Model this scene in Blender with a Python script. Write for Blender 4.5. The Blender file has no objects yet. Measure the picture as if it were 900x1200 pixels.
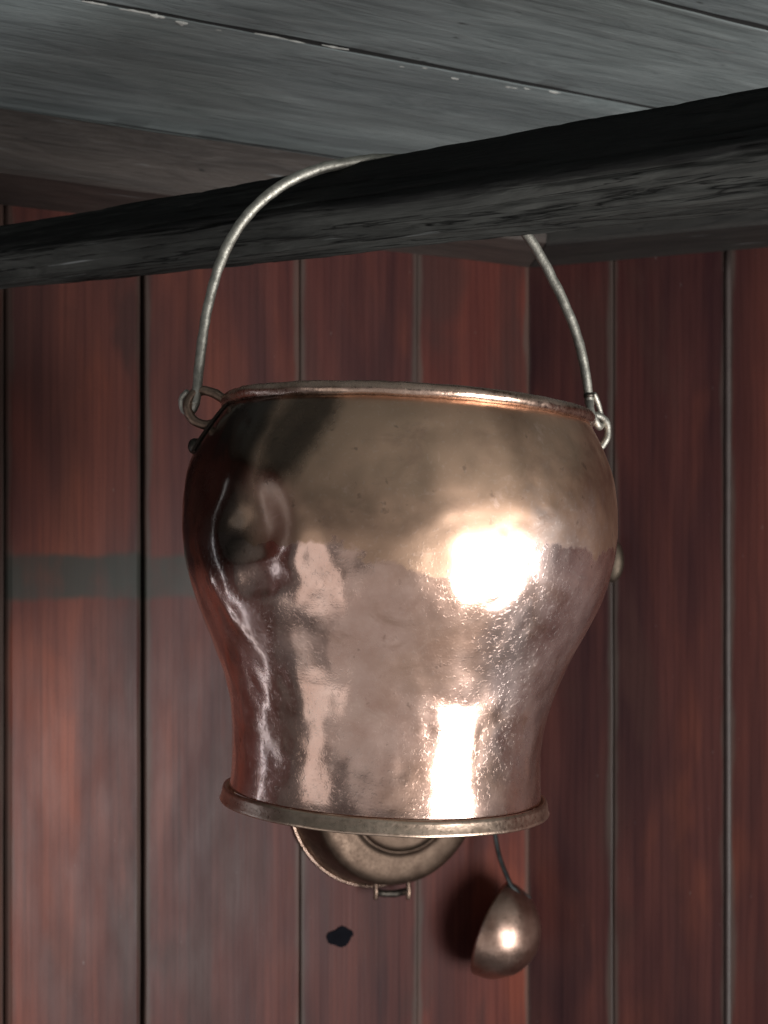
import bpy, math, random
from mathutils import Vector, Matrix, noise
random.seed(7)
R = math.radians
scene = bpy.context.scene
COL = scene.collection
HZ = 1.60                      # eye height
F = 1600.0                     # focal length in photo pixels (900x1200 frame), eye line at row 665

# ------------------------------------------------------------------ camera, light, exposure
cd = bpy.data.cameras.new('camera'); cam = bpy.data.objects.new('camera', cd); COL.objects.link(cam)
cam.location = (0, 0, HZ); cam.rotation_euler = (R(90), 0, 0)
cd.sensor_width = 36; cd.lens = 36 * F / 1200; cd.shift_y = 65 / 1200
cd.clip_start = 0.02; cd.clip_end = 50
cd.dof.use_dof = True; cd.dof.focus_distance = 0.83; cd.dof.aperture_fstop = 13
scene.camera = cam

world = bpy.data.worlds.new('World'); scene.world = world; world.use_nodes = True
bg = world.node_tree.nodes['Background']
bg.inputs[0].default_value = (0.95, 0.95, 1.0, 1); bg.inputs[1].default_value = 0.07

def area(name, loc, target, sx, sy, power, col):
    l = bpy.data.lights.new(name, 'AREA'); l.shape = 'RECTANGLE'; l.size = sx; l.size_y = sy
    l.energy = power; l.color = col
    o = bpy.data.objects.new(name, l); COL.objects.link(o); o.location = loc
    o.rotation_euler = (Vector(target) - Vector(loc)).to_track_quat('-Z', 'Y').to_euler()
    return o
area('window_light', (1.30, -0.34, HZ - 0.69), (0, 0.94, HZ - 0.45), 0.90, 1.15, 43, (1.0, 0.99, 0.97))
area('side_window_light', (-0.86, 1.02, HZ - 0.30), (0, 0.94, HZ - 0.25), 0.035, 0.8, 0.26, (0.68, 0.84, 1.0))
area('room_fill_light', (1.30, -0.65, HZ - 0.72), (1.30, -0.65 + 0.52, HZ - 0.72 + 1.0), 4.6, 2.6, 9.8, (1.0, 0.965, 0.93))  # added panel standing in for the lit lower room mirrored in the copper
area('side_fill_light', (-1.50, -0.35, HZ - 0.80), (0, 0.94, HZ - 0.30), 0.85, 1.3, 2.3, (1.0, 0.965, 0.93))  # second added panel, gives the pot's left its bright reflected band

vs = scene.view_settings
vs.view_transform = 'Standard'; vs.look = 'None'; vs.exposure = 0.15; vs.gamma = 1.0; vs.use_curve_mapping = False

# ------------------------------------------------------------------ helpers
def P(px, py, d):
    return Vector(((px - 450) / F * d, d, HZ + (665 - py) / F * d))

def mesh_obj(name, verts, faces, mat, parent=None, smooth=True, local=None):
    me = bpy.data.meshes.new(name)
    if local is not None: verts = [local @ Vector(v) for v in verts]
    me.from_pydata([tuple(v) for v in verts], [], faces)
    me.validate(); me.update()
    if smooth: me.polygons.foreach_set('use_smooth', [True] * len(me.polygons))
    me.materials.append(mat)
    o = bpy.data.objects.new(name, me); COL.objects.link(o)
    if parent: o.parent = parent
    return o

def crisp(o, deg=28):
    o.data.set_sharp_from_angle(angle=R(deg)); return o

def tag(o, label=None, cat=None, group=None, kind=None):
    if label: o['label'] = label
    if cat: o['category'] = cat
    if group: o['group'] = group
    if kind: o['kind'] = kind
    return o

def empty(name, loc):
    o = bpy.data.objects.new(name, None); o.empty_display_size = 0.02; COL.objects.link(o); o.location = loc
    return o

def catmull(pts, n):
    pts = [Vector(p) for p in pts]; out = []
    q = [2 * pts[0] - pts[1]] + pts + [2 * pts[-1] - pts[-2]]
    for i in range(1, len(q) - 2):
        for k in range(n):
            t = k / n; a, b, c, d = q[i-1], q[i], q[i+1], q[i+2]
            out.append(0.5 * ((2*b) + (c-a)*t + (2*a-5*b+4*c-d)*t*t + (3*b-a-3*c+d)*t**3))
    out.append(pts[-1]); return out

def tube(path, rad, seg=14, closed=False, wob=0.0, seed=0.0, flat=None):
    """sweep a (slightly uneven) round section along a path -> verts, faces"""
    n = len(path); V = []; Fc = []
    T = []
    for i in range(n):
        a = path[(i-1) % n] if closed or i else path[0]; b = path[(i+1) % n] if closed or i < n-1 else path[-1]
        T.append((b - a).normalized())
    up = Vector((0, 1, 0)) if abs(T[0].y) < 0.9 else Vector((1, 0, 0))
    N = (up - T[0] * up.dot(T[0])).normalized()
    for i in range(n):
        N = (N - T[i] * N.dot(T[i])).normalized(); B = T[i].cross(N)
        r = rad(i / (n-1)) if callable(rad) else rad
        for k in range(seg):
            a = 2 * math.pi * k / seg
            d = N * math.cos(a) * (flat or 1.0) + B * math.sin(a)
            rr = r * (1 + wob * noise.noise((path[i] + d * r) * 140 + Vector((seed, 0, 0))))
            V.append(path[i] + d * rr)
    m = n if closed else n - 1
    for i in range(m):
        for k in range(seg):
            j = (i+1) % n; k2 = (k+1) % seg
            Fc.append((i*seg+k, i*seg+k2, j*seg+k2, j*seg+k))
    if not closed:
        Fc.append(tuple(range(seg-1, -1, -1))); Fc.append(tuple((n-1)*seg + k for k in range(seg)))
    return V, Fc

def lathe(prof, seg, disp=None, close=False):
    """prof: (r,z) list; azimuth a measured from -Y towards +X"""
    V = []; Fc = []; n = len(prof)
    for i, (r, z) in enumerate(prof):
        for k in range(seg):
            a = 2 * math.pi * k / seg
            rr = r + (disp(a, z, i / (n-1)) if disp else 0)
            V.append(Vector((rr * math.sin(a), -rr * math.cos(a), z)))
    for i in range(n - 1 + (1 if close else 0)):
        j = (i + 1) % n
        for k in range(seg):
            k2 = (k+1) % seg
            Fc.append((i*seg+k, i*seg+k2, j*seg+k2, j*seg+k))
    return V, Fc

def strip(sec, L, nseg, wob=0.0, zn=0.0, seed=0.0, shear0=None, shear1=None, freq=6.0):
    """extrude a closed section [(y,z)] along +X from 0 to L with wavering edges"""
    V = []; Fc = []; m = len(sec)
    for i in range(nseg + 1):
        for j, (y, z) in enumerate(sec):
            x0 = shear0(y, z) if shear0 else 0.0; x1 = L + (shear1(y, z) if shear1 else 0.0)
            x = x0 + (x1 - x0) * i / nseg
            w = wob * (noise.noise((x*freq, y*9 + seed, z*9)) + 0.45*noise.noise((x*freq*5, y*9 + seed, z*9 + 3)))
            h = zn * noise.noise((x*freq*0.8, y*14 + seed, 5.0))
            V.append(Vector((x, y + w, z + h)))
    for i in range(nseg):
        for j in range(m):
            j2 = (j+1) % m
            Fc.append((i*m+j, (i+1)*m+j, (i+1)*m+j2, i*m+j2))
    Fc.append(tuple(range(m))); Fc.append(tuple(nseg*m + j for j in range(m-1, -1, -1)))
    return V, Fc

def board_section(w, th, bev, k=8, cup=0.0):
    s = [(-w/2, -th), (-w/2, -bev), (-w/2 + bev*0.35, -bev*0.35)]
    for i in range(k + 1):
        y = -w/2 + bev + (w - 2*bev) * i / k
        s.append((y, cup * (1 - (2*y/w)**2)))
    s += [(w/2 - bev*0.35, -bev*0.35), (w/2, -bev), (w/2, -th)]
    return s

# ------------------------------------------------------------------ material helpers
def new_mat(name):
    m = bpy.data.materials.new(name); m.use_nodes = True
    return m, m.node_tree, m.node_tree.nodes['Principled BSDF']
class G:
    def __init__(s, nt): s.nt = nt
    def n(s, t, **kw):
        x = s.nt.nodes.new(t)
        for k, v in kw.items(): setattr(x, k, v)
        return x
    def link(s, a, b): s.nt.links.new(a, b)
    def put(s, sock, v):
        if isinstance(v, bpy.types.NodeSocket): s.link(v, sock)
        else: sock.default_value = v
    def math(s, op, a, b=0.0, clamp=False):
        x = s.n('ShaderNodeMath', operation=op, use_clamp=clamp); s.put(x.inputs[0], a); s.put(x.inputs[1], b); return x.outputs[0]
    def mapping(s, vec, scale=(1,1,1), loc=(0,0,0)):
        x = s.n('ShaderNodeMapping'); s.link(vec, x.inputs[0]); x.inputs['Scale'].default_value = scale; s.put(x.inputs['Location'], loc); return x.outputs[0]
    def noise(s, vec, sc, det=4, rough=0.55, dist=0.0, col=False):
        x = s.n('ShaderNodeTexNoise'); s.link(vec, x.inputs['Vector']); x.inputs['Scale'].default_value = sc
        x.inputs['Detail'].default_value = det; x.inputs['Roughness'].default_value = rough; x.inputs['Distortion'].default_value = dist
        return x.outputs['Color' if col else 'Fac']
    def ramp(s, fac, stops, interp='LINEAR'):
        x = s.n('ShaderNodeValToRGB'); s.link(fac, x.inputs[0]); e = x.color_ramp.elements; x.color_ramp.interpolation = interp
        while len(e) < len(stops): e.new(0.5)
        for el, (p, c) in zip(e, stops):
            el.position = p; el.color = c if len(c) == 4 else (*c, 1)
        return x.outputs[0]
    def mix(s, fac, a, b, mode='MIX'):
        x = s.n('ShaderNodeMix', data_type='RGBA', blend_type=mode); s.put(x.inputs[0], fac)
        s.put(x.inputs[6], a if isinstance(a, bpy.types.NodeSocket) or len(a) == 4 else (*a, 1))
        s.put(x.inputs[7], b if isinstance(b, bpy.types.NodeSocket) or len(b) == 4 else (*b, 1)); return x.outputs[2]
    def rng(s, v, a, b, c=0.0, d=1.0, smooth=False):
        x = s.n('ShaderNodeMapRange', interpolation_type='SMOOTHSTEP' if smooth else 'LINEAR'); s.put(x.inputs[0], v)
        for i, q in enumerate((a, b, c, d)): s.put(x.inputs[1+i], q)
        return x.outputs[0]
    def bump(s, h, strength, dist, nrm=None):
        x = s.n('ShaderNodeBump'); s.link(h, x.inputs['Height']); x.inputs['Strength'].default_value = strength; x.inputs['Distance'].default_value = dist
        if nrm: s.link(nrm, x.inputs['Normal'])
        return x.outputs[0]
    def obj(s): return s.n('ShaderNodeTexCoord').outputs['Object']
    def sep(s, v):
        x = s.n('ShaderNodeSeparateXYZ'); s.link(v, x.inputs[0]); return x.outputs
W3 = (1, 1, 1)
def g3(v): return (v, v, v)

def varnished_board():
    """red-stained, varnished boards; X runs along the board; object colour = stain of that board"""
    m, nt, b = new_mat('red_varnished_wood'); g = G(nt)
    oi = g.n('ShaderNodeObjectInfo'); co = g.obj()
    off = g.n('ShaderNodeCombineXYZ'); g.link(g.math('MULTIPLY', oi.outputs['Random'], 37.0), off.inputs[0]); g.link(g.math('MULTIPLY', oi.outputs['Random'], 11.0), off.inputs[1])
    va = g.n('ShaderNodeVectorMath', operation='ADD'); g.link(co, va.inputs[0]); g.link(off.outputs[0], va.inputs[1]); co2 = va.outputs[0]
    streak = g.noise(g.mapping(co2, (0.9, 16, 6)), 2.2, 4, 0.55, 0.3)
    broad = g.noise(g.mapping(co2, (1.6, 9, 3)), 1.6, 2, 0.5, 0.4)
    fine = g.noise(g.mapping(co2, (4, 130, 60)), 2.0, 5, 0.6)
    c = g.mix(g.rng(streak, 0.28, 0.72), (0.62, 0.60, 0.68), (1.30, 1.24, 1.15))
    c = g.mix(g.rng(broad, 0.40, 0.66, 0, 0.75, True), c, (0.50, 0.62, 0.75), 'MULTIPLY')
    c = g.mix(g.rng(fine, 0.35, 0.75, 0.0, 0.25), c, (0.6, 0.6, 0.65), 'MULTIPLY')
    c = g.mix(1.0, c, oi.outputs['Color'], 'MULTIPLY')
    pt = g.noise(g.mapping(co2, (2.6, 7, 3)), 1.3, 3, 0.55, 0.5)
    c = g.mix(g.rng(pt, 0.53, 0.72, 0, 0.9, True), c, (1.55, 1.40, 1.12), 'MULTIPLY')
    c = g.mix(g.rng(pt, 0.47, 0.33, 0, 0.85, True), c, (0.060, 0.026, 0.023))
    ring = g.n('ShaderNodeTexWave', wave_type='BANDS', bands_direction='Y'); g.link(g.mapping(co2, (0.55, 5.0, 1)), ring.inputs['Vector'])
    ring.inputs['Scale'].default_value = 7.0; ring.inputs['Distortion'].default_value = 7.0; ring.inputs['Detail'].default_value = 4.0; ring.inputs['Detail Scale'].default_value = 0.8; ring.inputs['Detail Roughness'].default_value = 0.6
    c = g.mix(g.rng(ring.outputs['Fac'], 0.55, 1.0, 0, 0.22), c, (0.45, 0.42, 0.45), 'MULTIPLY')
    grit = g.noise(co2, 420, 2)
    c = g.mix(g.rng(grit, 0.60, 0.72, 0, 0.35), c, (0.5, 0.5, 0.5), 'MULTIPLY')
    lines = g.noise(g.mapping(co2, (1.5, 260, 60)), 1.0, 3, 0.6, 0.2)
    c = g.mix(g.rng(lines, 0.60, 0.72, 0, 0.45), c, (0.35, 0.35, 0.4), 'MULTIPLY')
    # grime in the rounded joints
    sx = g.sep(co)
    at = g.n('ShaderNodeAttribute', attribute_type='OBJECT', attribute_name='half_width').outputs['Fac']
    edge = g.math('SUBTRACT', at, g.math('ABSOLUTE', sx[1]))
    wav = g.math('MULTIPLY', g.noise(g.mapping(co2, (3, 10, 10)), 3.0, 3), 0.016)
    e = g.rng(g.math('SUBTRACT', edge, wav), -0.006, 0.001, 0.55, 0.0, True)
    c = g.mix(e, c, (0.088, 0.078, 0.066))
    # faint scuffs
    sc = g.noise(g.mapping(co2, (22, 60, 30)), 4.0, 2)
    c = g.mix(g.rng(sc, 0.74, 0.80, 0, 0.30), c, (0.30, 0.27, 0.26))
    # uneven grey-green band across the boards: stripe flag on the object
    st = g.n('ShaderNodeAttribute', attribute_type='OBJECT', attribute_name='band').outputs['Fac']
    zz = g.math('ADD', sx[0], g.math('MULTIPLY', g.noise(co2, 18, 5), 0.016))
    lo = g.n('ShaderNodeAttribute', attribute_type='OBJECT', attribute_name='band_low').outputs['Fac']
    hi = g.math('ADD', lo, 0.047)
    bm = g.math('MULTIPLY', g.rng(zz, g.math('ADD', lo, 0.003), g.math('ADD', lo, 0.013), 0, 1, True), g.rng(zz, g.math('ADD', hi, 0.003), g.math('ADD', hi, 0.013), 1, 0, True))
    bm = g.math('MULTIPLY', bm, st)
    bm = g.math('MULTIPLY', bm, g.rng(g.noise(g.mapping(co2, (6, 10, 10)), 3, 3), 0.25, 0.6, 0.45, 0.9))
    c = g.mix(bm, c, (0.040, 0.044, 0.038))
    g.link(c, b.inputs['Base Color'])
    rg = g.rng(g.noise(g.mapping(co2, (5, 14, 8)), 2.5, 4), 0.3, 0.7, 0.36, 0.46)
    g.link(rg, b.inputs['Roughness']); b.inputs['Specular IOR Level'].default_value = 0.16
    h = g.math('ADD', g.math('MULTIPLY', fine, 0.5), g.math('MULTIPLY', streak, 0.8))
    g.link(g.bump(h, 0.25, 0.0012), b.inputs['Normal'])
    return m

def dark_board(name, lo, hi, rough=(0.45, 0.68), spec=0.4, warm=None, cracks_shade=False):
    """weathered smoke-darkened timber, grain along X"""
    m, nt, b = new_mat(name); g = G(nt)
    oi = g.n('ShaderNodeObjectInfo'); co = g.obj()
    off = g.n('ShaderNodeCombineXYZ'); g.link(g.math('MULTIPLY', oi.outputs['Random'], 23.0), off.inputs[0]); g.link(g.math('MULTIPLY', oi.outputs['Random'], 9.0), off.inputs[1])
    va = g.n('ShaderNodeVectorMath', operation='ADD'); g.link(co, va.inputs[0]); g.link(off.outputs[0], va.inputs[1]); co2 = va.outputs[0]
    grain = g.noise(g.mapping(co2, (3.2, 20, 20)), 2.0, 8, 0.70, 1.6)
    wave = g.noise(g.mapping(co2, (1.0, 9, 9)), 2.0, 3, 0.5, 1.0)
    spot = g.noise(g.mapping(co2, (14, 60, 60)), 2.0, 3, 0.6)
    hair = g.noise(g.mapping(co2, (5, 230, 230)), 1.0, 4, 0.6, 0.4)
    c = g.mix(g.rng(grain, 0.28, 0.75), lo, hi)
    c = g.mix(g.rng(hair, 0.56, 0.70, 0, 0.6), c, (0.40, 0.40, 0.41), 'MULTIPLY')
    scr = g.noise(g.mapping(co2, (9, 150, 150)), 1.0, 2, 0.5)
    c = g.mix(g.rng(scr, 0.70, 0.76, 0, 0.55), c, (0.33, 0.345, 0.345))
    c = g.mix(g.rng(wave, 0.35, 0.7, 0, 0.65, True), c, (0.55, 0.55, 0.56), 'MULTIPLY')
    if warm: c = g.mix(g.rng(g.noise(co2, 2.3, 2), 0.45, 0.7, 0, 0.8, True), c, warm, 'MULTIPLY')
    c = g.mix(g.rng(spot, 0.73, 0.79, 0, 0.5), c, (0.28, 0.28, 0.27))
    c = g.mix(g.rng(spot, 0.31, 0.26, 0, 0.8), c, (0.006, 0.006, 0.006))
    g.link(c, b.inputs['Base Color'])
    if cracks_shade:      # cracks, then shade painted into the colour of the upper side
        sp = g.sep(co); u = g.math('ADD', g.math('MULTIPLY', sp[1], 0.75), g.math('MULTIPLY', sp[2], 0.66))
        u = g.math('ADD', u, g.math('MULTIPLY', g.math('SUBTRACT', g.noise(g.mapping(co, (7, 60, 60)), 2.0, 4, 0.6), 0.5), 0.012))
        ck = g.noise(g.mapping(co, (3.2, 75, 75)), 1.0, 4, 0.6, 0.5); ck = g.rng(g.math('ABSOLUTE', g.math('SUBTRACT', ck, 0.5)), 0.0, 0.022, 0.9, 0.0)
        c = g.mix(ck, c, (0.004, 0.004, 0.004))
        c = g.mix(g.rng(u, 0.0115, 0.0170, 0, 0.93, True), c, (0.009, 0.009, 0.009)); g.link(c, b.inputs['Base Color'])
    g.link(g.rng(grain, 0.3, 0.7, rough[1], rough[0]), b.inputs['Roughness']); b.inputs['Specular IOR Level'].default_value = spec
    h = g.math('SUBTRACT', g.math('ADD', grain, g.math('MULTIPLY', spot, 0.35)), g.math('MULTIPLY', hair, 0.5))
    g.link(g.bump(h, 0.6, 0.003), b.inputs['Normal'])
    return m

def copper_body():
    m, nt, b = new_mat('old_copper'); g = G(nt); co = g.obj(); s = g.sep(co)
    n1 = g.noise(co, 9, 3); n2 = g.noise(co, 42, 4, 0.6); n3 = g.noise(co, 400, 4, 0.6); n4 = g.noise(co, 800, 2)
    # brown patina on the shoulder ending in a ragged line
    lin = g.math('ADD', s[2], g.math('ADD', g.math('MULTIPLY', g.math('SUBTRACT', n1, 0.5), 0.085), g.math('MULTIPLY', g.math('SUBTRACT', n2, 0.5), 0.036)))
    pat = g.rng(lin, 0.160, 0.1645, 0, 1, True)
    pink = g.mix(g.rng(n2, 0.3, 0.7), (0.70, 0.455, 0.370), (0.88, 0.63, 0.535))
    pink = g.mix(g.rng(n1, 0.45, 0.68, 0, 0.55, True), pink, (0.56, 0.335, 0.22))
    brown = g.mix(g.rng(n1, 0.35, 0.65), (0.49, 0.315, 0.220), (0.65, 0.425, 0.300))
    c = g.mix(pat, pink, brown)
    # pitted, greyish zone on one flank
    vd = g.n('ShaderNodeVectorMath', operation='DISTANCE'); g.link(g.mapping(co, (1.5, 1.0, 0.62)), vd.inputs[0]); vd.inputs[1].default_value = (0.098*1.5, -0.09, 0.097*0.62)
    zone = g.rng(g.math('ADD', vd.outputs['Value'], g.math('MULTIPLY', g.math('SUBTRACT', n2, 0.5), 0.09)), 0.035, 0.085, 1, 0, True)
    pits = g.rng(n3, 0.56, 0.68, 0, 1)
    c = g.mix(g.math('MULTIPLY', zone, 0.45), c, (0.60, 0.55, 0.56))
    c = g.mix(g.math('MULTIPLY', pits, g.rng(zone, 0, 1, 0.12, 0.40)), c, (0.86, 0.74, 0.68))
    wear = g.noise(g.mapping(co, (1, 1, 1.5)), 24, 5, 0.7, 0.6)
    c = g.mix(g.rng(wear, 0.55, 0.68, 0, 0.55), c, (0.46, 0.285, 0.21))
    c = g.mix(g.rng(wear, 0.40, 0.30, 0, 0.5), c, (0.90, 0.66, 0.55))
    dk = g.rng(g.noise(co, 120, 3), 0.66, 0.74, 0, 0.5)
    c = g.mix(dk, c, (0.20, 0.13, 0.10))
    # dark room reflection painted into the colour at the upper left
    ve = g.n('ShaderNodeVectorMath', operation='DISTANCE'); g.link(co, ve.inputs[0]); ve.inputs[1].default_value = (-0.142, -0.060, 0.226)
    dark_refl = g.rng(g.math('ADD', ve.outputs['Value'], g.math('MULTIPLY', g.math('SUBTRACT', n1, 0.5), 0.10)), 0.072, 0.100, 0.92, 0, True)
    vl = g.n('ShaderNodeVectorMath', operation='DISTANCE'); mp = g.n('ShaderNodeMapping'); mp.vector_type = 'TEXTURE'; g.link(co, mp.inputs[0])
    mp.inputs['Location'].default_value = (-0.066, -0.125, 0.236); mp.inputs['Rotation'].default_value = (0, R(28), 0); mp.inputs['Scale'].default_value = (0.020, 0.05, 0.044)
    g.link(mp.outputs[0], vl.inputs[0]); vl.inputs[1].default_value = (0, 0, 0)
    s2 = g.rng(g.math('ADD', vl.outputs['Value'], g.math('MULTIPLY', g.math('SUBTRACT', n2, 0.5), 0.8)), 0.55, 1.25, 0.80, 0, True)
    dark_refl = g.math('MAXIMUM', dark_refl, s2)
    c = g.mix(dark_refl, c, (0.050, 0.043, 0.036))
    g.link(c, b.inputs['Base Color']); b.inputs['Metallic'].default_value = 1.0
    r = g.math('ADD', g.rng(n2, 0.3, 0.75, 0.12, 0.22), g.math('MULTIPLY', pat, 0.17))
    r = g.math('ADD', r, g.math('MULTIPLY', zone, 0.10))
    r = g.math('MULTIPLY', r, g.rng(dark_refl, 0, 1, 1.0, 0.45))
    g.link(r, b.inputs['Roughness'])
    # planishing marks, pits and scratches
    vo = g.n('ShaderNodeTexVoronoi', feature='SMOOTH_F1'); g.link(co, vo.inputs['Vector']); vo.inputs['Scale'].default_value = 70; vo.inputs['Smoothness'].default_value = 0.8
    scr = g.noise(g.mapping(co, (60, 60, 420)), 1.0, 3)
    low = g.rng(s[2], 0.145, 0.185, 1, 0.25, True)
    h = g.math('MULTIPLY', vo.outputs['Distance'], 0.35)
    h = g.math('ADD', h, g.math('MULTIPLY', g.math('MULTIPLY', pits, g.rng(zone, 0, 1, 0.35, 1.0)), 0.085))
    h = g.math('ADD', h, g.math('MULTIPLY', scr, 0.035))
    h = g.math('ADD', h, g.math('MULTIPLY', n4, 0.03))
    h = g.math('MULTIPLY', h, low)
    nb_ = g.bump(h, 0.55, 0.0018)
    g.link(nb_, b.inputs['Normal'])
    # duller, scuffed share of the surface
    b2 = g.n('ShaderNodeBsdfPrincipled'); g.link(c, b2.inputs['Base Color']); b2.inputs['Metallic'].default_value = 1.0
    g.link(g.math('ADD', r, 0.20), b2.inputs['Roughness']); g.link(nb_, b2.inputs['Normal'])
    mx = g.n('ShaderNodeMixShader'); g.link(g.rng(g.noise(co, 30, 5, 0.65), 0.35, 0.70, 0.06, 0.45), mx.inputs[0])
    g.link(b.outputs[0], mx.inputs[1]); g.link(b2.outputs[0], mx.inputs[2])
    g.link(mx.outputs[0], nt.nodes['Material Output'].inputs['Surface'])
    return m

def metal(name, c1, c2, rough, sc=60, bumpd=0.0006, metallic=1.0):
    m, nt, b = new_mat(name); g = G(nt); co = g.obj()
    n1 = g.noise(co, sc, 4, 0.6); n2 = g.noise(co, sc*6, 3)
    c = g.mix(g.rng(n1, 0.32, 0.68), c1, c2); c = g.mix(g.rng(n2, 0.62, 0.74, 0, 0.5), c, tuple(x*0.3 for x in c1))
    g.link(c, b.inputs['Base Color']); b.inputs['Metallic'].default_value = metallic
    g.link(g.rng(n2, 0.3, 0.7, rough[0], rough[1]), b.inputs['Roughness'])
    g.link(g.bump(g.math('ADD', n1, g.math('MULTIPLY', n2, 0.4)), 0.5, bumpd), b.inputs['Normal'])
    return m
def plain(name, c, rough):
    m, nt, b = new_mat(name); g = G(nt); n1 = g.noise(g.obj(), 90, 4)
    g.link(g.mix(g.rng(n1, 0.3, 0.7), tuple(x*0.7 for x in c), c), b.inputs['Base Color']); b.inputs['Roughness'].default_value = rough
    return m

M_wall = varnished_board()
M_ceil = dark_board('smoked_ceiling_wood', (0.140, 0.168, 0.169), (0.325, 0.368, 0.368), warm=(0.80, 0.79, 0.76))
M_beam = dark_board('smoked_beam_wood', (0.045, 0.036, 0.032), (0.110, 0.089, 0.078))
M_pole = dark_board('blackened_pole_wood', (0.022, 0.022, 0.021), (0.088, 0.089, 0.083), (0.6, 0.85), 0.10, cracks_shade=True)
M_bead = plain('worn_grey_bead', (0.070, 0.052, 0.047), 0.5)
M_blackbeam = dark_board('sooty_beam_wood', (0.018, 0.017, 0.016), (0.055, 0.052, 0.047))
M_back = plain('black_gap', (0.010, 0.009, 0.009), 0.9)
M_fleck = plain('pale_fleck', (0.62, 0.62, 0.58), 0.8)
M_knot = plain('dark_knot', (0.006, 0.006, 0.009), 0.95); M_knot.node_tree.nodes['Principled BSDF'].inputs['Specular IOR Level'].default_value = 0.1
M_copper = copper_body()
M_rim = metal('copper_rim', (0.42, 0.29, 0.22), (0.66, 0.47, 0.38), (0.2, 0.38))
M_foot = metal('brass_foot', (0.52, 0.38, 0.29), (0.74, 0.56, 0.44), (0.26, 0.40))
M_iron = metal('worn_iron', (0.34, 0.325, 0.285), (0.58, 0.555, 0.49), (0.46, 0.66), 120, 0.0009)
M_blackiron = metal('black_iron', (0.05, 0.045, 0.04), (0.14, 0.12, 0.10), (0.4, 0.6), 120, 0.0009)
M_lug = metal('dark_copper_lug', (0.16, 0.11, 0.085), (0.36, 0.25, 0.19), (0.3, 0.5))
M_pan = metal('dull_copper', (0.10, 0.068, 0.051), (0.16, 0.112, 0.084), (0.42, 0.60))
M_ladle = metal('ladle_copper', (0.42, 0.27, 0.21), (0.60, 0.41, 0.33), (0.27, 0.42))
M_ladleiron = metal('ladle_iron', (0.05, 0.055, 0.055), (0.12, 0.13, 0.13), (0.45, 0.6))
M_knob = metal('dull_brass', (0.10, 0.08, 0.06), (0.17, 0.13, 0.10), (0.5, 0.65))

# ------------------------------------------------------------------ setting: two boarded walls, ceiling
AL, AR = R(27), R(22)
CORNER = Vector((0.181, 1.70, 0))
UL = Vector((-math.cos(AL), -math.sin(AL), 0)); NL = Vector((math.sin(AL), -math.cos(AL), 0))
UR = Vector((math.cos(AR), -math.sin(AR), 0)); NR = Vector((-math.sin(AR), -math.cos(AR), 0))
ZC = HZ + 0.434; ZB = HZ + 0.373; ZF = HZ - 1.15

def t_left(px):
    k = (px - 450) / F; return (CORNER.x - CORNER.y*k) / (math.cos(AL) - math.sin(AL)*k)
def t_right(px):
    k = (px - 450) / F; return (CORNER.y*k - CORNER.x) / (math.cos(AR) + math.sin(AR)*k)

def wall(name, U, N, tmax, joints):
    """joints: list of (t0,t1,stain,bevel,band,push)"""
    c = CORNER - N * 0.030
    a = c - U * 0.03; b_ = c + U * tmax
    V = [Vector((p.x, p.y, z)) - N * d for d in (0, 0.02) for p in (a, b_) for z in (ZF, ZC + 0.02)]
    w = mesh_obj(name, V, [(0,1,3,2), (4,6,7,5), (0,4,5,1), (2,3,7,6), (1,5,7,3), (0,2,6,4)], M_back, None, False)
    tag(w, kind='structure')
    right = 1 if U.x > 0 else -1
    for i, (t0, t1, stain, bev, band, push) in enumerate(joints):
        wd = t1 - t0; L = ZC - 0.003 - ZF
        V, Fc = strip(board_section(wd, 0.020, bev, 8, 0.0006), L, 160, 0.0007, 0.0006, seed=i*7.3 + 50*right, freq=4)
        o = crisp(mesh_obj('plank', V, Fc, M_wall, w))
        # local X -> up, local Z -> wall normal, local Y = Z x X
        X = Vector((0, 0, 1)); Z = N; Y = Z.cross(X)
        p = CORNER + U * (t0 + t1) / 2 + N * push
        o.matrix_world = Matrix(((X.x, Y.x, Z.x, p.x), (X.y, Y.y, Z.y, p.y), (X.z, Y.z, Z.z, ZF), (0, 0, 0, 1)))
        o.color = (stain[0]*0.86, stain[1]*0.92, stain[2]*0.96, 1); o['half_width'] = wd / 2; o['band'] = band; o['band_low'] = HZ - 0.033 - ZF
    return w

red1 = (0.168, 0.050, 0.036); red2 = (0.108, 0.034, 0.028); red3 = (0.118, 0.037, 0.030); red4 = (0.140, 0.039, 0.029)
gaps_l = [t_left(p) for p in (620, 489, 352, 168, 7)]
Lj = []
stains = [red4, red2, red3, red1]
bevs = [0.0014, 0.0014, 0.002, 0.006]
for i in range(4):
    g0 = 0.0001; g1 = 0.0001 if i != 2 else 0.0022
    if i == 3: g0 = 0.0022
    Lj.append((gaps_l[i] + g0, gaps_l[i+1] - g1, stains[i], bevs[i], 1.0 if i >= 2 else 0.0, (0.0, 0.001, -0.001, 0.002)[i]))
t = gaps_l[4]; k = 0
while t < 2.5:
    wd = 0.15 + 0.03 * ((k * 37) % 3 - 1); Lj.append((t + 0.001, t + wd - 0.001, [red2, red1, red3][k % 3], 0.006, 0.0, 0.0)); t += wd; k += 1
wall('wall_left', UL, NL, 2.6, Lj)
gaps_r = [t_right(p) for p in (618, 718, 853)]
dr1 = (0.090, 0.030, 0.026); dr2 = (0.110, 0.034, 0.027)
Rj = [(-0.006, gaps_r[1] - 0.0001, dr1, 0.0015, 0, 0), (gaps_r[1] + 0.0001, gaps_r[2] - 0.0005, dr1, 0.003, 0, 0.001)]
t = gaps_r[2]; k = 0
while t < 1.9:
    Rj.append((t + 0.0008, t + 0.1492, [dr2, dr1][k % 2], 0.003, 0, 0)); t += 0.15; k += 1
wr = wall('wall_right', UR, NR, 2.05, Rj)
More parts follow.
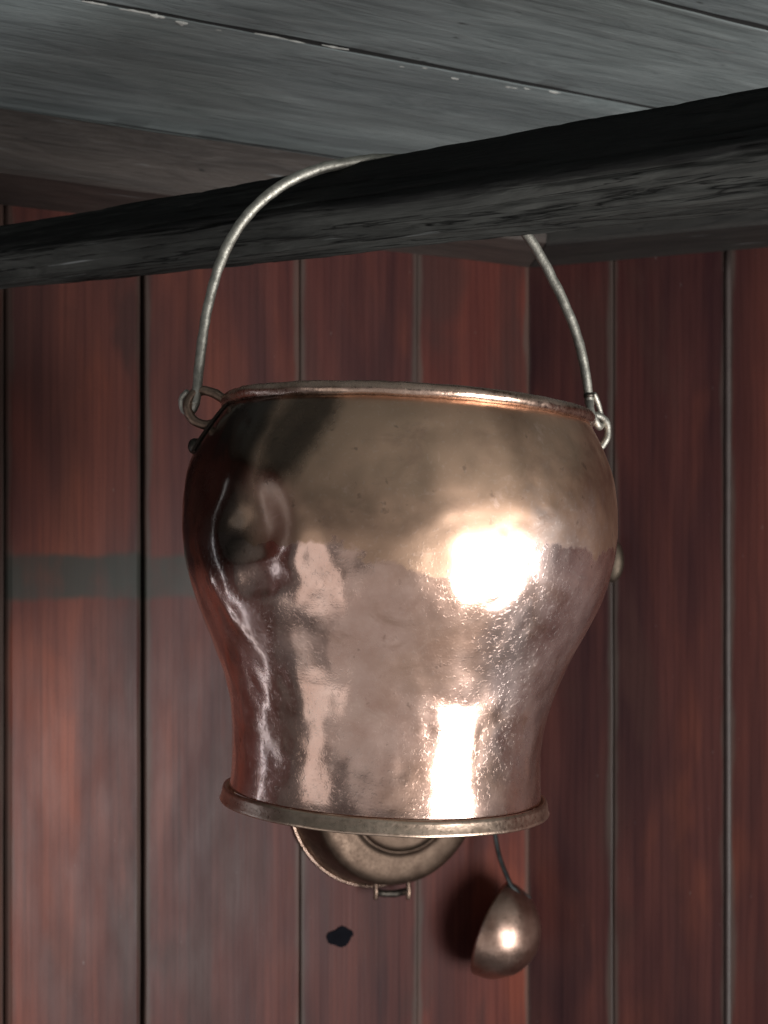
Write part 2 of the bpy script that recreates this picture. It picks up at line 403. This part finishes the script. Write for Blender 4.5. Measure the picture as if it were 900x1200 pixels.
# thin worn bead covering the joint of two boards on the shaded wall
pb = CORNER + UR * gaps_r[2] + NR * 0.0005
V, Fc = tube([Vector((pb.x + 0.0006 * noise.noise((z*2.0, 1, 0)), pb.y, z)) for z in [ZF + (ZB - ZF) * i / 60 for i in range(61)]], 0.0040, 10, False, 0.10, 2)
mesh_obj('bead', V, Fc, M_bead, wr)

# ceiling boards run parallel to the left wall; q = distance of a joint measured square to that wall
QN = -NL
def q_point(q, s, z):          # s along UL direction from the foot of the perpendicular from the camera
    v = QN * q + (-UL) * s; return Vector((v.x, v.y, z))
c0 = [q_point(1.62, s, ZC + 0.034) for s in (-2.4, 2.2)] + [q_point(-1.3, s, ZC + 0.034) for s in (2.2, -2.4)]
V = c0 + [p + Vector((0, 0, 0.03)) for p in c0]
ceil = tag(mesh_obj('ceiling', V, [(0,1,2,3), (7,6,5,4), (0,4,5,1), (1,5,6,2), (2,6,7,3), (3,7,4,0)], M_back, None, False), kind='structure')
qs = [1.60, 1.312, 1.035, 0.838, 0.62, 0.40, 0.17, -0.05, -0.30, -0.52, -0.78, -1.02, -1.28]
for i in range(len(qs) - 1):
    a, b_ = qs[i], qs[i+1]; wd = a - b_ - 0.005
    V, Fc = strip(board_section(wd, 0.028, 0.0018, 10, 0.0005), 4.5, 420, 0.0022, 0.0016, seed=i*5.1 + 3, freq=5)
    o = crisp(mesh_obj('plank', V, Fc, M_ceil, ceil)); o.data.materials.append(M_back)
    for pl_ in o.data.polygons:
        if abs(pl_.normal.z) < 0.75: pl_.material_index = 1
    X = -UL; Z = Vector((0, 0, -1)); Y = Z.cross(X)
    p = q_point((a + b_) / 2, -2.35, ZC + (0.0006 if i % 2 == 0 else 0.0))
    o.matrix_world = Matrix(((X.x, Y.x, Z.x, p.x), (X.y, Y.y, Z.y, p.y), (X.z, Y.z, Z.z, p.z), (0, 0, 0, 1)))

# beams that close the joint of wall and ceiling, mitred in the corner
MIT = math.tan((AL + AR) / 2)
def wall_beam(U, N, L, depth, seed, label, sign):
    sec = [(0.002, 0.0), (depth*0.5, 0.0), (depth - 0.004, 0.0), (depth, 0.004), (depth, 0.03), (depth, ZC - ZB - 0.001), (0.002, ZC - ZB - 0.001)]
    V, Fc = strip(sec, L, 160, 0.0016, 0.0012, seed=seed, shear0=lambda y, z: y * MIT + 0.0008, freq=7)
    X = U; Z = Vector((0, 0, 1)); Y = N
    if sign < 0: Fc = [tuple(reversed(f)) for f in Fc]
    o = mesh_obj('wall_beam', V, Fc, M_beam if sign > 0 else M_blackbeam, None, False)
    o.matrix_world = Matrix(((X.x, Y.x, Z.x, CORNER.x), (X.y, Y.y, Z.y, CORNER.y), (X.z, Y.z, Z.z, ZB), (0, 0, 0, 1)))
    return tag(o, label, 'beam', 'beams where the walls meet the ceiling')
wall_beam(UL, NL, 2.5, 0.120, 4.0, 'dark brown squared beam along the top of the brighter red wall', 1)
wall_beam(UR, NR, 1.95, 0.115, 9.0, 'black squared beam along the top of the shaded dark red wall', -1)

# pale flecks along a ceiling joint
V = []; Fc = []
def fleck(q, s, l, w):
    base = len(V); nn = 5
    for i in range(nn + 1):
        x = s + l * (i / nn - 0.5); ww = w * (0.25 + 0.75 * math.sin(math.pi * (i + 0.5) / (nn + 1))) * random.uniform(0.6, 1.3)
        j = 0.0012 * noise.noise((x*60, q*9, 0))
        for (dq, dz) in ((ww, -ww), (-ww, -ww), (-ww, ww), (ww, ww)): V.append(q_point(q + 0.003 + j + dq*0.7, x, ZC + dz*0.7 + 0.0006 + j))
    for i in range(nn):
        for a in range(4): Fc.append((base+i*4+a, base+i*4+(a+1) % 4, base+(i+1)*4+(a+1) % 4, base+(i+1)*4+a))
    Fc.append((base, base+3, base+2, base+1)); e = base + nn*4; Fc.append((e, e+1, e+2, e+3))
def s_of(px, py):
    d = 0.434 * F / (665 - py); v = Vector(((px-450)/F*d, d, 0)); return v.dot(-UL), v.dot(QN)
for px, py, l, w in ((112,3,.020,.0009),(140,9,.022,.0012),(165,13,.018,.001),(186,18,.012,.0016),(214,25,.010,.0028),(262,35,.02,.0007),(320,42,.03,.0007),(360,50,.03,.0009),(395,55,.025,.0008),
                     (470,76,.012,.001),(500,78,.014,.0012),(537,91,.012,.0014),(600,101,.014,.0016),(620,103,.008,.0013),(652,107,.013,.0017)):
    s, q = s_of(px, py); fleck(q + 0.0, s, l, w)
tag(mesh_obj('joint_flecks', V, Fc, M_fleck, None, False), 'pale flecks along the open ceiling joint', 'flecks', kind='stuff')

# ------------------------------------------------------------------ hewn pole
PA, PB = P(0, 300, 1.08), P(900, 172, 0.80)
PB.z = PA.z = (PA.z + PB.z) / 2
D = (PB - PA).normalized()
FN = Vector((D.y, -D.x, 0))                                  # horizontal, towards the viewer's side
if FN.y > 0: FN = -FN
p0 = PA - D * 0.42; LP = (PB - PA).length + 0.42 + 0.75
poly = [(-0.70, 0.96), (-0.10, 1.04), (1.0, -0.22), (0.42, -0.96), (-0.45, -1.0), (-1.0, -0.25), (-0.95, 0.5)]
sec = []
NP = len(poly); SUB = 28
for i in range(NP):
    a, b_ = Vector(poly[i]).to_3d(), Vector(poly[(i+1) % NP]).to_3d()
    for k in range(SUB):
        t = k / SUB; sec.append(a.lerp(b_, t))
sm = sec
for _ in range(5): sm = [(sm[i-1] + sm[i] * 2 + sm[(i+1) % len(sm)]) / 4 for i in range(len(sm))]
V = []; Fc = []; NSEG = 460; m = len(sm)
for i in range(NSEG + 1):
    x = LP * i / NSEG
    f = (x - 0.42) / (PB - PA).length
    r0 = 0.0245 + (0.0345 - 0.0245) * f
    bend = 0.003 * noise.noise((x*2.2, 3, 0)); bend2 = 0.003 * noise.noise((x*2.2, 9, 0))
    for j, s in enumerate(sm):
        rr = r0 * (1 + 0.07 * noise.noise((x*4, s.x*1.5, s.y*1.5)) + 0.035 * noise.noise((x*16, s.x*4, s.y*4)))
        ang = j / m * 26
        cr = abs(noise.noise((x*3.0, ang*1.3, 2.0)) + 0.3 * noise.noise((x*14, ang*2, 7.0)))
        dep = max(0.0, 1 - cr / 0.13) * 0.0044 * (0.5 + 0.9 * max(0, noise.noise((x*5, ang*0.3, 11.0)) + 0.25))
        ch = abs(noise.noise((x*26, ang*1.6, 31.0))); dep += 0.0006 * max(0, 1 - ch/0.2)
        rr -= dep
        V.append(p0 + D * x + FN * (s.x * rr + bend) + Vector((0, 0, s.y * rr + bend2)))
for i in range(NSEG):
    for j in range(m):
        j2 = (j+1) % m; Fc.append((i*m+j, i*m+j2, (i+1)*m+j2, (i+1)*m+j))
Fc.append(tuple(range(m-1, -1, -1))); Fc.append(tuple(NSEG*m + j for j in range(m)))
# local frame: X along the pole so that the grain follows it
mw = Matrix(((D.x, FN.x, 0, p0.x), (D.y, FN.y, 0, p0.y), (0, 0, 1, p0.z), (0, 0, 0, 1)))
pole = mesh_obj('pole', V, Fc, M_pole, None, True, mw.inverted()); pole.matrix_world = mw
tag(pole, 'blackened hewn wooden pole with long cracks carrying the copper pot', 'pole')

# ------------------------------------------------------------------ the copper pot
S = 0.94 / F
DEP = 0.94
base_w = P(451.3, 926, DEP)
pot = empty('copper_pot', base_w); pot.rotation_euler = (0, R(3.0), 0)
tag(pot, 'large dented copper pot with iron bail handle hanging from the blackened pole', 'pot')
MP = Matrix.Translation(base_w) @ Matrix.Rotation(R(3.0), 4, 'Y'); MI = MP.inverted()
Zp = lambda y: (926 - y) * S
outline = [(490,218),(500,225),(520,236),(540,245),(560,251),(580,254.5),(600,256),(620,256.5),(640,255),(660,251.5),(680,246.5),(700,239.5),(720,231),(740,221.5),(760,212),(780,203.5),(800,196),(825,189),(850,184.8),(875,183),(900,182.8),(915,183.4),(926,184.5)]
kk = 0.985
prof_pts = catmull([Vector((r * S * kk, Zp(y), 0)) for y, r in outline], 9)
prof = [(p.x, p.y) for p in prof_pts]
def smooth(x): x = max(0, min(1, x)); return x*x*(3-2*x)
def radius_at(z):
    for i in range(len(prof) - 1):
        if prof[i][1] >= z >= prof[i+1][1]:
            f = (prof[i][1] - z) / (prof[i][1] - prof[i+1][1] + 1e-9); return prof[i][0] + (prof[i+1][0] - prof[i][0]) * f
    return prof[0][0] if z > prof[0][1] else prof[-1][0]
def az_of(px, py):
    c = 474 - 23 * (py - 490) / 436; return math.asin(max(-1, min(1, (px - c) * S / radius_at(Zp(py)))))
# dents: centre pixel, half size along arc and height (m), depth (m, + = inwards), lean
dents = [(308, 630, 0.027, 0.024, 0.0125, -0.30, 2.6),
         (318, 686, 0.022, 0.0095, 0.0040, -0.15, 3.0),
         (255, 585, 0.030, 0.040, 0.0040, 0.0, 1.5),
         (348, 535, 0.014, 0.036, 0.0035, 0.6, 1.5),
         (390, 690, 0.022, 0.050, 0.0016, 0.2, 1.5),
         (420, 655, 0.010, 0.014, 0.0012, 0.5, 1.5),
         (470, 560, 0.030, 0.022, 0.0012, 0.0, 1.2),
         (365, 820, 0.014, 0.050, -0.0010, 0.0, 1.5),
         (640, 690, 0.020, 0.030, 0.0010, 0.3, 1.5),
         (330, 880, 0.020, 0.040, 0.0012, 0.0, 1.5),
         (580, 780, 0.018, 0.014, 0.0009, 0.0, 1.5)]
for k in range(130):        # small knocks all over
    py = random.uniform(520, 910); u_ = random.uniform(-0.98, 0.98)
    c_ = 474 - 23 * (py - 490) / 436
    q_ = random.uniform(0.003, 0.009)
    dents.append((c_ + u_ * radius_at(Zp(py)) / S, py, q_, q_ * random.uniform(0.6, 1.6), random.choice((1, 1, 1, -0.6)) * q_ * random.uniform(0.02, 0.055), random.uniform(-1.5, 1.5), 2.0))
DD = [(az_of(a, b_), Zp(b_), sx, sz, d, lean, pw) for a, b_, sx, sz, d, lean, pw in dents]
crease = [Vector((az_of(a, b_), Zp(b_), 0)) for a, b_ in ((243, 640), (262, 690), (288, 728), (303, 745))]
def pot_disp(a, z, u):
    if a > math.pi: a -= 2 * math.pi
    e = smooth((z - 0.004) / 0.03) * smooth((prof[0][1] - z) / 0.02)
    p = Vector((math.sin(a) * 0.15, -math.cos(a) * 0.15, z))
    d = 0.0016 * noise.noise(p * 9) + 0.0010 * noise.noise(p * 24 + Vector((3, 1, 0)))
    d += 0.00034 * noise.noise(p * 75)
    rr = radius_at(z)
    for a0, z0, sx, sz, dep, lean, pw in DD:
        da = a - a0
        if abs(da) > 1.2: continue
        x = da * rr; y = z - z0
        x, y = x * math.cos(lean) - y * math.sin(lean), x * math.sin(lean) + y * math.cos(lean)
        if pw < 0:            # the big knock: soft above, sharp lower lip
            t_ = smooth((y + 0.012) / 0.024); q = (x/sx)**2 + (y/(sz * (0.62 + 0.45*t_)))**2
            if q < 9: d -= dep * math.exp(-(q ** (2.1 - 0.9*t_)) * 1.1)
            continue
        q = (x/sx)**2 + (y/sz)**2
        if q < 9: d -= dep * math.exp(-(q ** (pw / 2)) * 1.1)
    for i in range(3):
        A, B = crease[i], crease[i+1]
        ax, az_ = (a - A.x) * rr, z - A.y; bx, bz = (B.x - A.x) * rr, B.y - A.y
        tt = max(0, min(1, (ax*bx + az_*bz) / (bx*bx + bz*bz)))
        dist = math.hypot(ax - tt*bx, az_ - tt*bz)
        if dist < 0.014: d += 0.0007 * math.exp(-(dist/0.004)**2) / (1 if i == 1 else 1.6)
    return d * e - 0.004 * smooth((z - Zp(570)) / (Zp(490) - Zp(570))) * max(0.0, -math.sin(a)) ** 2
fine = []
for i in range(len(prof) - 1):
    fine.append(prof[i])
fine.append(prof[-1])
# outside, then the inside of the wall and a floor
SEG = 360
Vo, Fo = lathe(list(reversed(fine)), SEG, pot_disp)
nz = len(fine)
inner = [(r - 0.0018, max(z, 0.006)) for r, z in fine[::6]]
Vi, Fi = lathe(inner, SEG, lambda a, z, u: pot_disp(a, z, u))
o0 = len(Vo); Vall = Vo + Vi; Fall = Fo + [tuple(x + o0 for x in f) for f in Fi]
ni = len(inner)
for k in range(SEG):           # top edge
    k2 = (k+1) % SEG
    Fall.append(((nz-1)*SEG + k, (nz-1)*SEG + k2, o0 + k2, o0 + k))
ci = len(Vall); Vall.append(Vector((0, 0, 0.006))); Vall.append(Vector((0, 0, 0.002)))
for k in range(SEG):
    k2 = (k+1) % SEG
    Fall.append((o0 + (ni-1)*SEG + k, o0 + (ni-1)*SEG + k2, ci)); Fall.append((k2, k, ci + 1))
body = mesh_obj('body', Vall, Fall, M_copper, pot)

# rolled rim
zr = prof[0][1]; rr0 = prof[0][0]
ring = []
NR_ = 220
for k in range(NR_):
    a = 2 * math.pi * k / NR_; w = 0.0008 * noise.noise((math.sin(a)*4, math.cos(a)*4, 0)); h = 0.0012 * noise.noise((math.sin(a)*3, math.cos(a)*3, 4))
    w += pot_disp(a, zr, 0); ring.append(Vector(((rr0 - 0.0005 + w) * math.sin(a), -(rr0 - 0.0005 + w) * math.cos(a), zr + 0.0035 + h)))
V, Fc = tube(ring, 0.0047, 16, True, 0.10, 3.0)
mesh_obj('rim', V, Fc, M_rim, pot)

# foot ring: a flat turned-out band
rf = prof[-1][0] + 0.0012
fp = [(rf - 0.003, -0.0050), (rf + 0.0002, -0.0040), (rf + 0.0006, 0.0008), (rf + 0.0014, 0.0014), (rf + 0.0028, 0.0008), (rf + 0.0034, -0.0010), (rf + 0.0042, -0.0065), (rf + 0.0050, -0.0078), (rf + 0.0044, -0.0088), (rf + 0.0020, -0.0092), (rf - 0.0040, -0.0088), (rf - 0.0046, -0.0040)]
V, Fc = lathe(fp, 240, lambda a, z, u: 0.0007 * noise.noise((math.sin(a)*3, math.cos(a)*3, z*60)), True)
for v in V:
    a = math.atan2(v.x, -v.y); v.z += 0.0008 * noise.noise((math.sin(a)*2.5, math.cos(a)*2.5, 8)) - 0.0008
mesh_obj('foot_ring', V, Fc, M_foot, pot)

# lugs: wire staples through the wall under the rim
BY = 0.17                                    # bail plane: depth grows to the right
def bail_depth(px): return DEP + ((px - 462) * S) * BY
def world_pts(lst): return [P(a, b_, bail_depth(a)) for a, b_ in lst]
V, Fc = tube(catmull(world_pts([(270, 472), (258, 465), (249, 460), (237, 458), (226, 463), (220, 475), (222, 487), (230, 495), (241, 498), (252, 496), (264, 497)]), 8), 0.0033, 12, False, 0.2, 1)
mesh_obj('lug', V, Fc, M_lug, pot, True, MI)
V, Fc = tube(catmull(world_pts([(672, 493), (684, 490), (696, 487), (705, 489), (711, 497), (712, 509), (708, 519), (701, 526), (690, 528)]), 8), 0.0026, 12, False, 0.2, 2)
mesh_obj('lug', V, Fc, M_iron, pot, True, MI)
# plate of the left lug, hammered on to the shoulder, with a proud rivet at its lower end
aL = -math.pi/2 + 0.16
V = []; Fc = []; nu, nv = 14, 16
for s_ in (0, 1):
    for i in range(nv + 1):
        z = Zp(489) + (Zp(545) - Zp(489)) * i / nv
        hw = 0.020 - 0.010 * smooth(i / nv) + 0.0010 * noise.noise((i*0.7, 1, 0))
        for j in range(nu + 1):
            a = aL + (j / nu - 0.5) * 2 * hw / radius_at(z)
            r = radius_at(z) + pot_disp(a % (2*math.pi), z, 0) + (0.0024 if s_ else -0.001) - (0.0016 * (abs(j/nu - 0.5)*2)**6 if s_ else 0)
            V.append(Vector((r * math.sin(a), -r * math.cos(a), z)))
q = (nu+1) * (nv+1)
for s_ in (0, 1):
    for i in range(nv):
        for j in range(nu):
            f = [s_*q + i*(nu+1) + j, s_*q + (i+1)*(nu+1) + j, s_*q + (i+1)*(nu+1) + j + 1, s_*q + i*(nu+1) + j + 1]
            Fc.append(tuple(f) if s_ else tuple(reversed(f)))
edge = [j for j in range(nu+1)] + [i*(nu+1)+nu for i in range(1, nv+1)] + [nv*(nu+1)+j for j in range(nu-1, -1, -1)] + [i*(nu+1) for i in range(nv-1, 0, -1)]
for i in range(len(edge)):
    a, b_ = edge[i], edge[(i+1) % len(edge)]; Fc.append((a, b_, b_ + q, a + q))
lp = mesh_obj('lug_plate', V, Fc, M_blackiron, pot)
def rivet(parent, a, z, r, h, mat, name='rivet'):
    rad = radius_at(z) + pot_disp(a % (2*math.pi), z, 0) + 0.0015
    pr = [(r * math.cos(t), h * math.sin(t)) for t in [i / 5 * math.pi/2 * 0.97 for i in range(6)]]
    V, Fc = lathe([(r, -0.002)] + pr, 16); Fc.append(tuple(len(V) - 16 + k for k in range(16)))
    n = Vector((math.sin(a), -math.cos(a), 0)); qt = Vector((0, 0, 1)).rotation_difference(n)
    V = [qt @ v + Vector((rad * math.sin(a), -rad * math.cos(a), z)) for v in V]
    return mesh_obj(name, V, Fc, mat, parent)
rivet(lp, aL - 0.02, Zp(538), 0.0055, 0.0045, M_blackiron)

# bail handle, over the pole
bail = [(229, 474), (231, 455), (234, 425), (239, 385), (247, 345), (260, 303), (279, 267), (305, 237), (338, 213), (375, 198), (412, 190), (445, 186.5), (480, 188), (520, 198), (560, 220), (592, 247), (620, 279), (645, 322), (664, 362), (678, 400), (686, 436), (689, 458), (691, 474)]
pts = world_pts(bail)
pts = catmull(pts, 10)
V, Fc = tube(pts, lambda t: 0.0033 + 0.0004 * math.sin(math.pi * t), 16, False, 0.14, 5)
bh = mesh_obj('bail_handle', V, Fc, M_iron, pot, True, MI)
# right end: collar and a flattened hook bent round the staple; left end: short hook in the ring
off = Vector((0, -0.003, 0))
hook = [P(691, 470, bail_depth(691)), P(692, 480, bail_depth(692) - 0.004), P(697, 492, bail_depth(697) - 0.006), P(702, 500, bail_depth(700) - 0.004), P(705, 496, bail_depth(703) + 0.003), P(703, 482, bail_depth(703) + 0.004), P(699, 468, bail_depth(699) + 0.001), P(696, 461, bail_depth(696) - 0.001)]
V, Fc = tube(catmull(hook, 6), lambda t: 0.0030 - 0.0012 * t, 12, False, 0.12, 6)
mesh_obj('hook', V, Fc, M_iron, bh, True, MI)
hook = [P(229, 472, bail_depth(229)), P(226, 480, bail_depth(229) + 0.001), P(219, 483, bail_depth(225) + 0.006), P(214, 477, bail_depth(222) + 0.008), P(214, 466, bail_depth(222) + 0.006), P(220, 459, bail_depth(225) + 0.003)]
V, Fc = tube(catmull(hook, 6), lambda t: 0.0031 - 0.0010 * t, 12, False, 0.12, 7)
mesh_obj('hook', V, Fc, M_iron, bh, True, MI)
col = [P(690, 461, bail_depth(690)), P(690.3, 466, bail_depth(690))]
V, Fc = tube(col, 0.0039, 14, False, 0.1, 8)
mesh_obj('collar', V, Fc, M_blackiron, bh, True, MI)

# ------------------------------------------------------------------ things on the walls
def on_left_wall(px, py, out=0.0):
    t = t_left(px); p = CORNER + UL * t; d = p.y
    return Vector((p.x, p.y, HZ + (665 - py) / F * d)) + NL * out
def wall_frame(N, p):       # local x = along wall to the right, y = up, z = out of the wall
    Z = N; Y = Vector((0, 0, 1)); X = Y.cross(Z)
    return Matrix(((X.x, Y.x, Z.x, p.x), (X.y, Y.y, Z.y, p.y), (X.z, Y.z, Z.z, p.z), (0, 0, 0, 1)))

# copper dish hanging flat on the wall, only its lower edge shows under the pot
pc = on_left_wall(444, 921, 0.002)
dish = empty('copper_dish', pc); dish.matrix_world = wall_frame(NL, pc)
tag(dish, 'dull copper dish on the wall, mostly hidden behind the big pot', 'dish')
RD = 0.116
dp = [(0.0, 0.0585), (0.030, 0.0585), (0.060, 0.0582), (0.066, 0.0622), (0.072, 0.0582), (0.084, 0.0580), (0.096, 0.0565), (0.103, 0.0530), (0.106, 0.0480), (0.109, 0.0300), (0.112, 0.0120), (0.1145, 0.0020), (0.1165, 0.0010), (0.1150, -0.0002), (0.1120, 0.002), (0.1090, 0.014), (0.1040, 0.046), (0.0940, 0.054), (0.0, 0.0560)]
dv = catmull([Vector((a, b_, 0)) for a, b_ in dp], 4)
V, Fc = lathe([(max(p.x, 0.0004), p.y) for p in dv], 120, lambda a, z, u: 0.0006 * noise.noise((math.sin(a)*3, math.cos(a)*3, z*30)))
mesh_obj('bowl', V, Fc, M_pan, dish)
bead = [Vector(((RD + 0.0005) * math.sin(2*math.pi*k/96), (RD + 0.0005) * math.cos(2*math.pi*k/96), 0.0015)) for k in range(96)]
V, Fc = tube(bead, 0.0019, 10, True, 0.2, 2); mesh_obj('rim', V, Fc, M_rim, dish)
# small bracket at the bottom edge
def to_dish(px, py, out): 
    return dish.matrix_world.inverted() @ on_left_wall(px, py, out)
V, Fc = tube([to_dish(427, 1039, 0.030), to_dish(436, 1040.5, 0.031), to_dish(448, 1040.5, 0.031), to_dish(462, 1038.5, 0.030)], 0.0040, 14, False, 0.2, 3)
br = mesh_obj('bracket', V, Fc, M_blackiron, dish)
for px in (426, 464):
    V, Fc = tube(catmull([to_dish(px, 1024, 0.030), to_dish(px, 1037, 0.032), to_dish(px, 1047, 0.031)], 5), lambda t: 0.0024 + 0.0006*math.sin(3.1*t), 12, False, 0.2, px)
    mesh_obj('stud', V, Fc, M_lug, br)

# ladle hanging from a nail hidden behind the pot
pl = on_left_wall(555, 1079, 0.0)
ladle = empty('ladle', pl); ladle.matrix_world = wall_frame(NL, pl)
tag(ladle, 'small copper ladle with iron handle hanging on the wall below the pot', 'ladle')
# bowl: hollow of revolution drawn to a point at the handle; mouth turned to the wall and to the left
Vb = []; Fb = []; nb, ns = 26, 48
RB = 0.0565
rotm = Vector((0, 0, 1)).rotation_difference(Vector((0.58, -0.30, 0.74)).normalized()).to_matrix()
cen = Vector((0.0, 0.0, 0.044))
def bowl_shell(off):
    base = len(Vb)
    for i in range(nb + 1):
        th = R(4) + (R(90) - R(4)) * i / nb           # 0 = bottom of the cup (towards +z local), 100 = lip
        for k in range(ns):
            ph = 2 * math.pi * k / ns
            r = RB - off
            v = Vector((r * math.sin(th) * math.cos(ph), r * math.sin(th) * math.sin(ph), r * math.cos(th) * 1.02))
            if v.y > 0: v.y *= 1 + 0.10 * (max(0, math.sin(ph)) ** 6) * math.sin(th)
            v += Vector((noise.noise(v * 60), noise.noise(v * 60 + Vector((5, 0, 0))), noise.noise(v * 60 + Vector((0, 5, 0))))) * 0.0006
            Vb.append(cen + rotm @ v)
    for i in range(nb):
        for k in range(ns):
            k2 = (k+1) % ns; f = (base+i*ns+k, base+(i+1)*ns+k, base+(i+1)*ns+k2, base+i*ns+k2)
            Fb.append(f if off == 0 else tuple(reversed(f)))
    cap = tuple(base + k for k in range(ns)); Fb.append(cap if off == 0 else tuple(reversed(cap)))
    return base
b0 = bowl_shell(0.0); b1 = bowl_shell(0.0012)
for k in range(ns):
    k2 = (k+1) % ns; Fb.append((b0 + nb*ns + k2, b0 + nb*ns + k, b1 + nb*ns + k, b1 + nb*ns + k2))
mesh_obj('bowl', Vb, Fb, M_ladle, ladle)
top = cen + rotm @ Vector((0, RB * 1.09, 0.003))
h = catmull([top + rotm @ Vector((0.0, -0.012, 0.026)), top + rotm @ Vector((0, -0.003, 0.012)), top + Vector((0, 0.006, 0.001)), top + Vector((-0.003, 0.05, -0.022)), Vector((0.012, 0.22, 0.012)), Vector((0.010, 0.40, 0.007)), Vector((0.010, 0.50, 0.009)), Vector((0.010, 0.515, 0.016)), Vector((0.010, 0.505, 0.021))], 10)
V, Fc = tube(h, 0.0042, 10, False, 0.1, 4, 0.6); mesh_obj('handle', V, Fc, M_ladleiron, ladle)
# forked strap riveted on the back of the bowl
sp_ = [cen + rotm @ Vector((RB * 1.01 * math.sin(q) * math.sin(p_), RB * 1.05 * math.cos(q) * 1.0, RB * 1.04 * math.sin(q) * math.cos(p_))) for q, p_ in ((0.05, 0.3), (0.2, 0.35), (0.4, 0.45), (0.6, 0.55))]
V, Fc = tube(catmull(sp_, 7), 0.0034, 10, False, 0.1, 5, 0.5)
mesh_obj('strap', V, Fc, M_ladleiron, ladle)
# nail that carries the ladle
pn = ladle.matrix_world @ Vector((0.010, 0.508, 0.0))
V, Fc = tube([pn - NL * 0.003, pn + NL * 0.028 + Vector((0, 0, 0.003))], 0.0022, 10); nail = mesh_obj('nail', V, Fc, M_blackiron)
tag(nail, 'dark iron nail in the red boards holding the ladle handle', 'nail')

# round brass knob on the shaded wall, half hidden by the pot
tk = t_right(721); p = CORNER + UR * tk; pk = Vector((p.x, p.y, HZ + (665 - 657) / F * p.y))
V, Fc = lathe([(0.006, -0.001), (0.006, 0.010), (0.009, 0.013), (0.0135, 0.017), (0.0155, 0.022), (0.0150, 0.027), (0.011, 0.031), (0.005, 0.0325), (0.0006, 0.033)], 28)
for v in V: v.y *= 1.7
knob = mesh_obj('wall_knob', V, Fc, M_knob); knob.matrix_world = wall_frame(NR, pk)
tag(knob, 'dull brass oval knob on the dark wall beside the pot belly', 'knob')

# dark knot in a board: two sunken blots, part of the wall
wl = bpy.data.objects['wall_left']
def knot(px, py, rx, ry, seed):
    c = on_left_wall(px, py, 0.0026); fr = wall_frame(NL, c); V = []; n = 26
    for h_ in (-0.005, 0.0004):
        for k in range(n):
            a = 2*math.pi*k/n; ca, sa = math.cos(a), math.sin(a)
            w = (abs(ca)**1.2 + abs(sa)**1.2) ** (-1/1.2) * (1 + 0.3 * noise.noise((ca*1.4 + 4, sa*1.4, seed)))
            V.append(fr @ Vector((rx*w*ca, ry*w*sa, h_)))
    Fc = [tuple(n + k for k in range(n))] + [(k, (k+1) % n, n + (k+1) % n, n + k) for k in range(n)]
    o = mesh_obj('knot', V, Fc, M_knot, wl, False); return o
knot(398, 1097, 0.020, 0.013, 5.2)
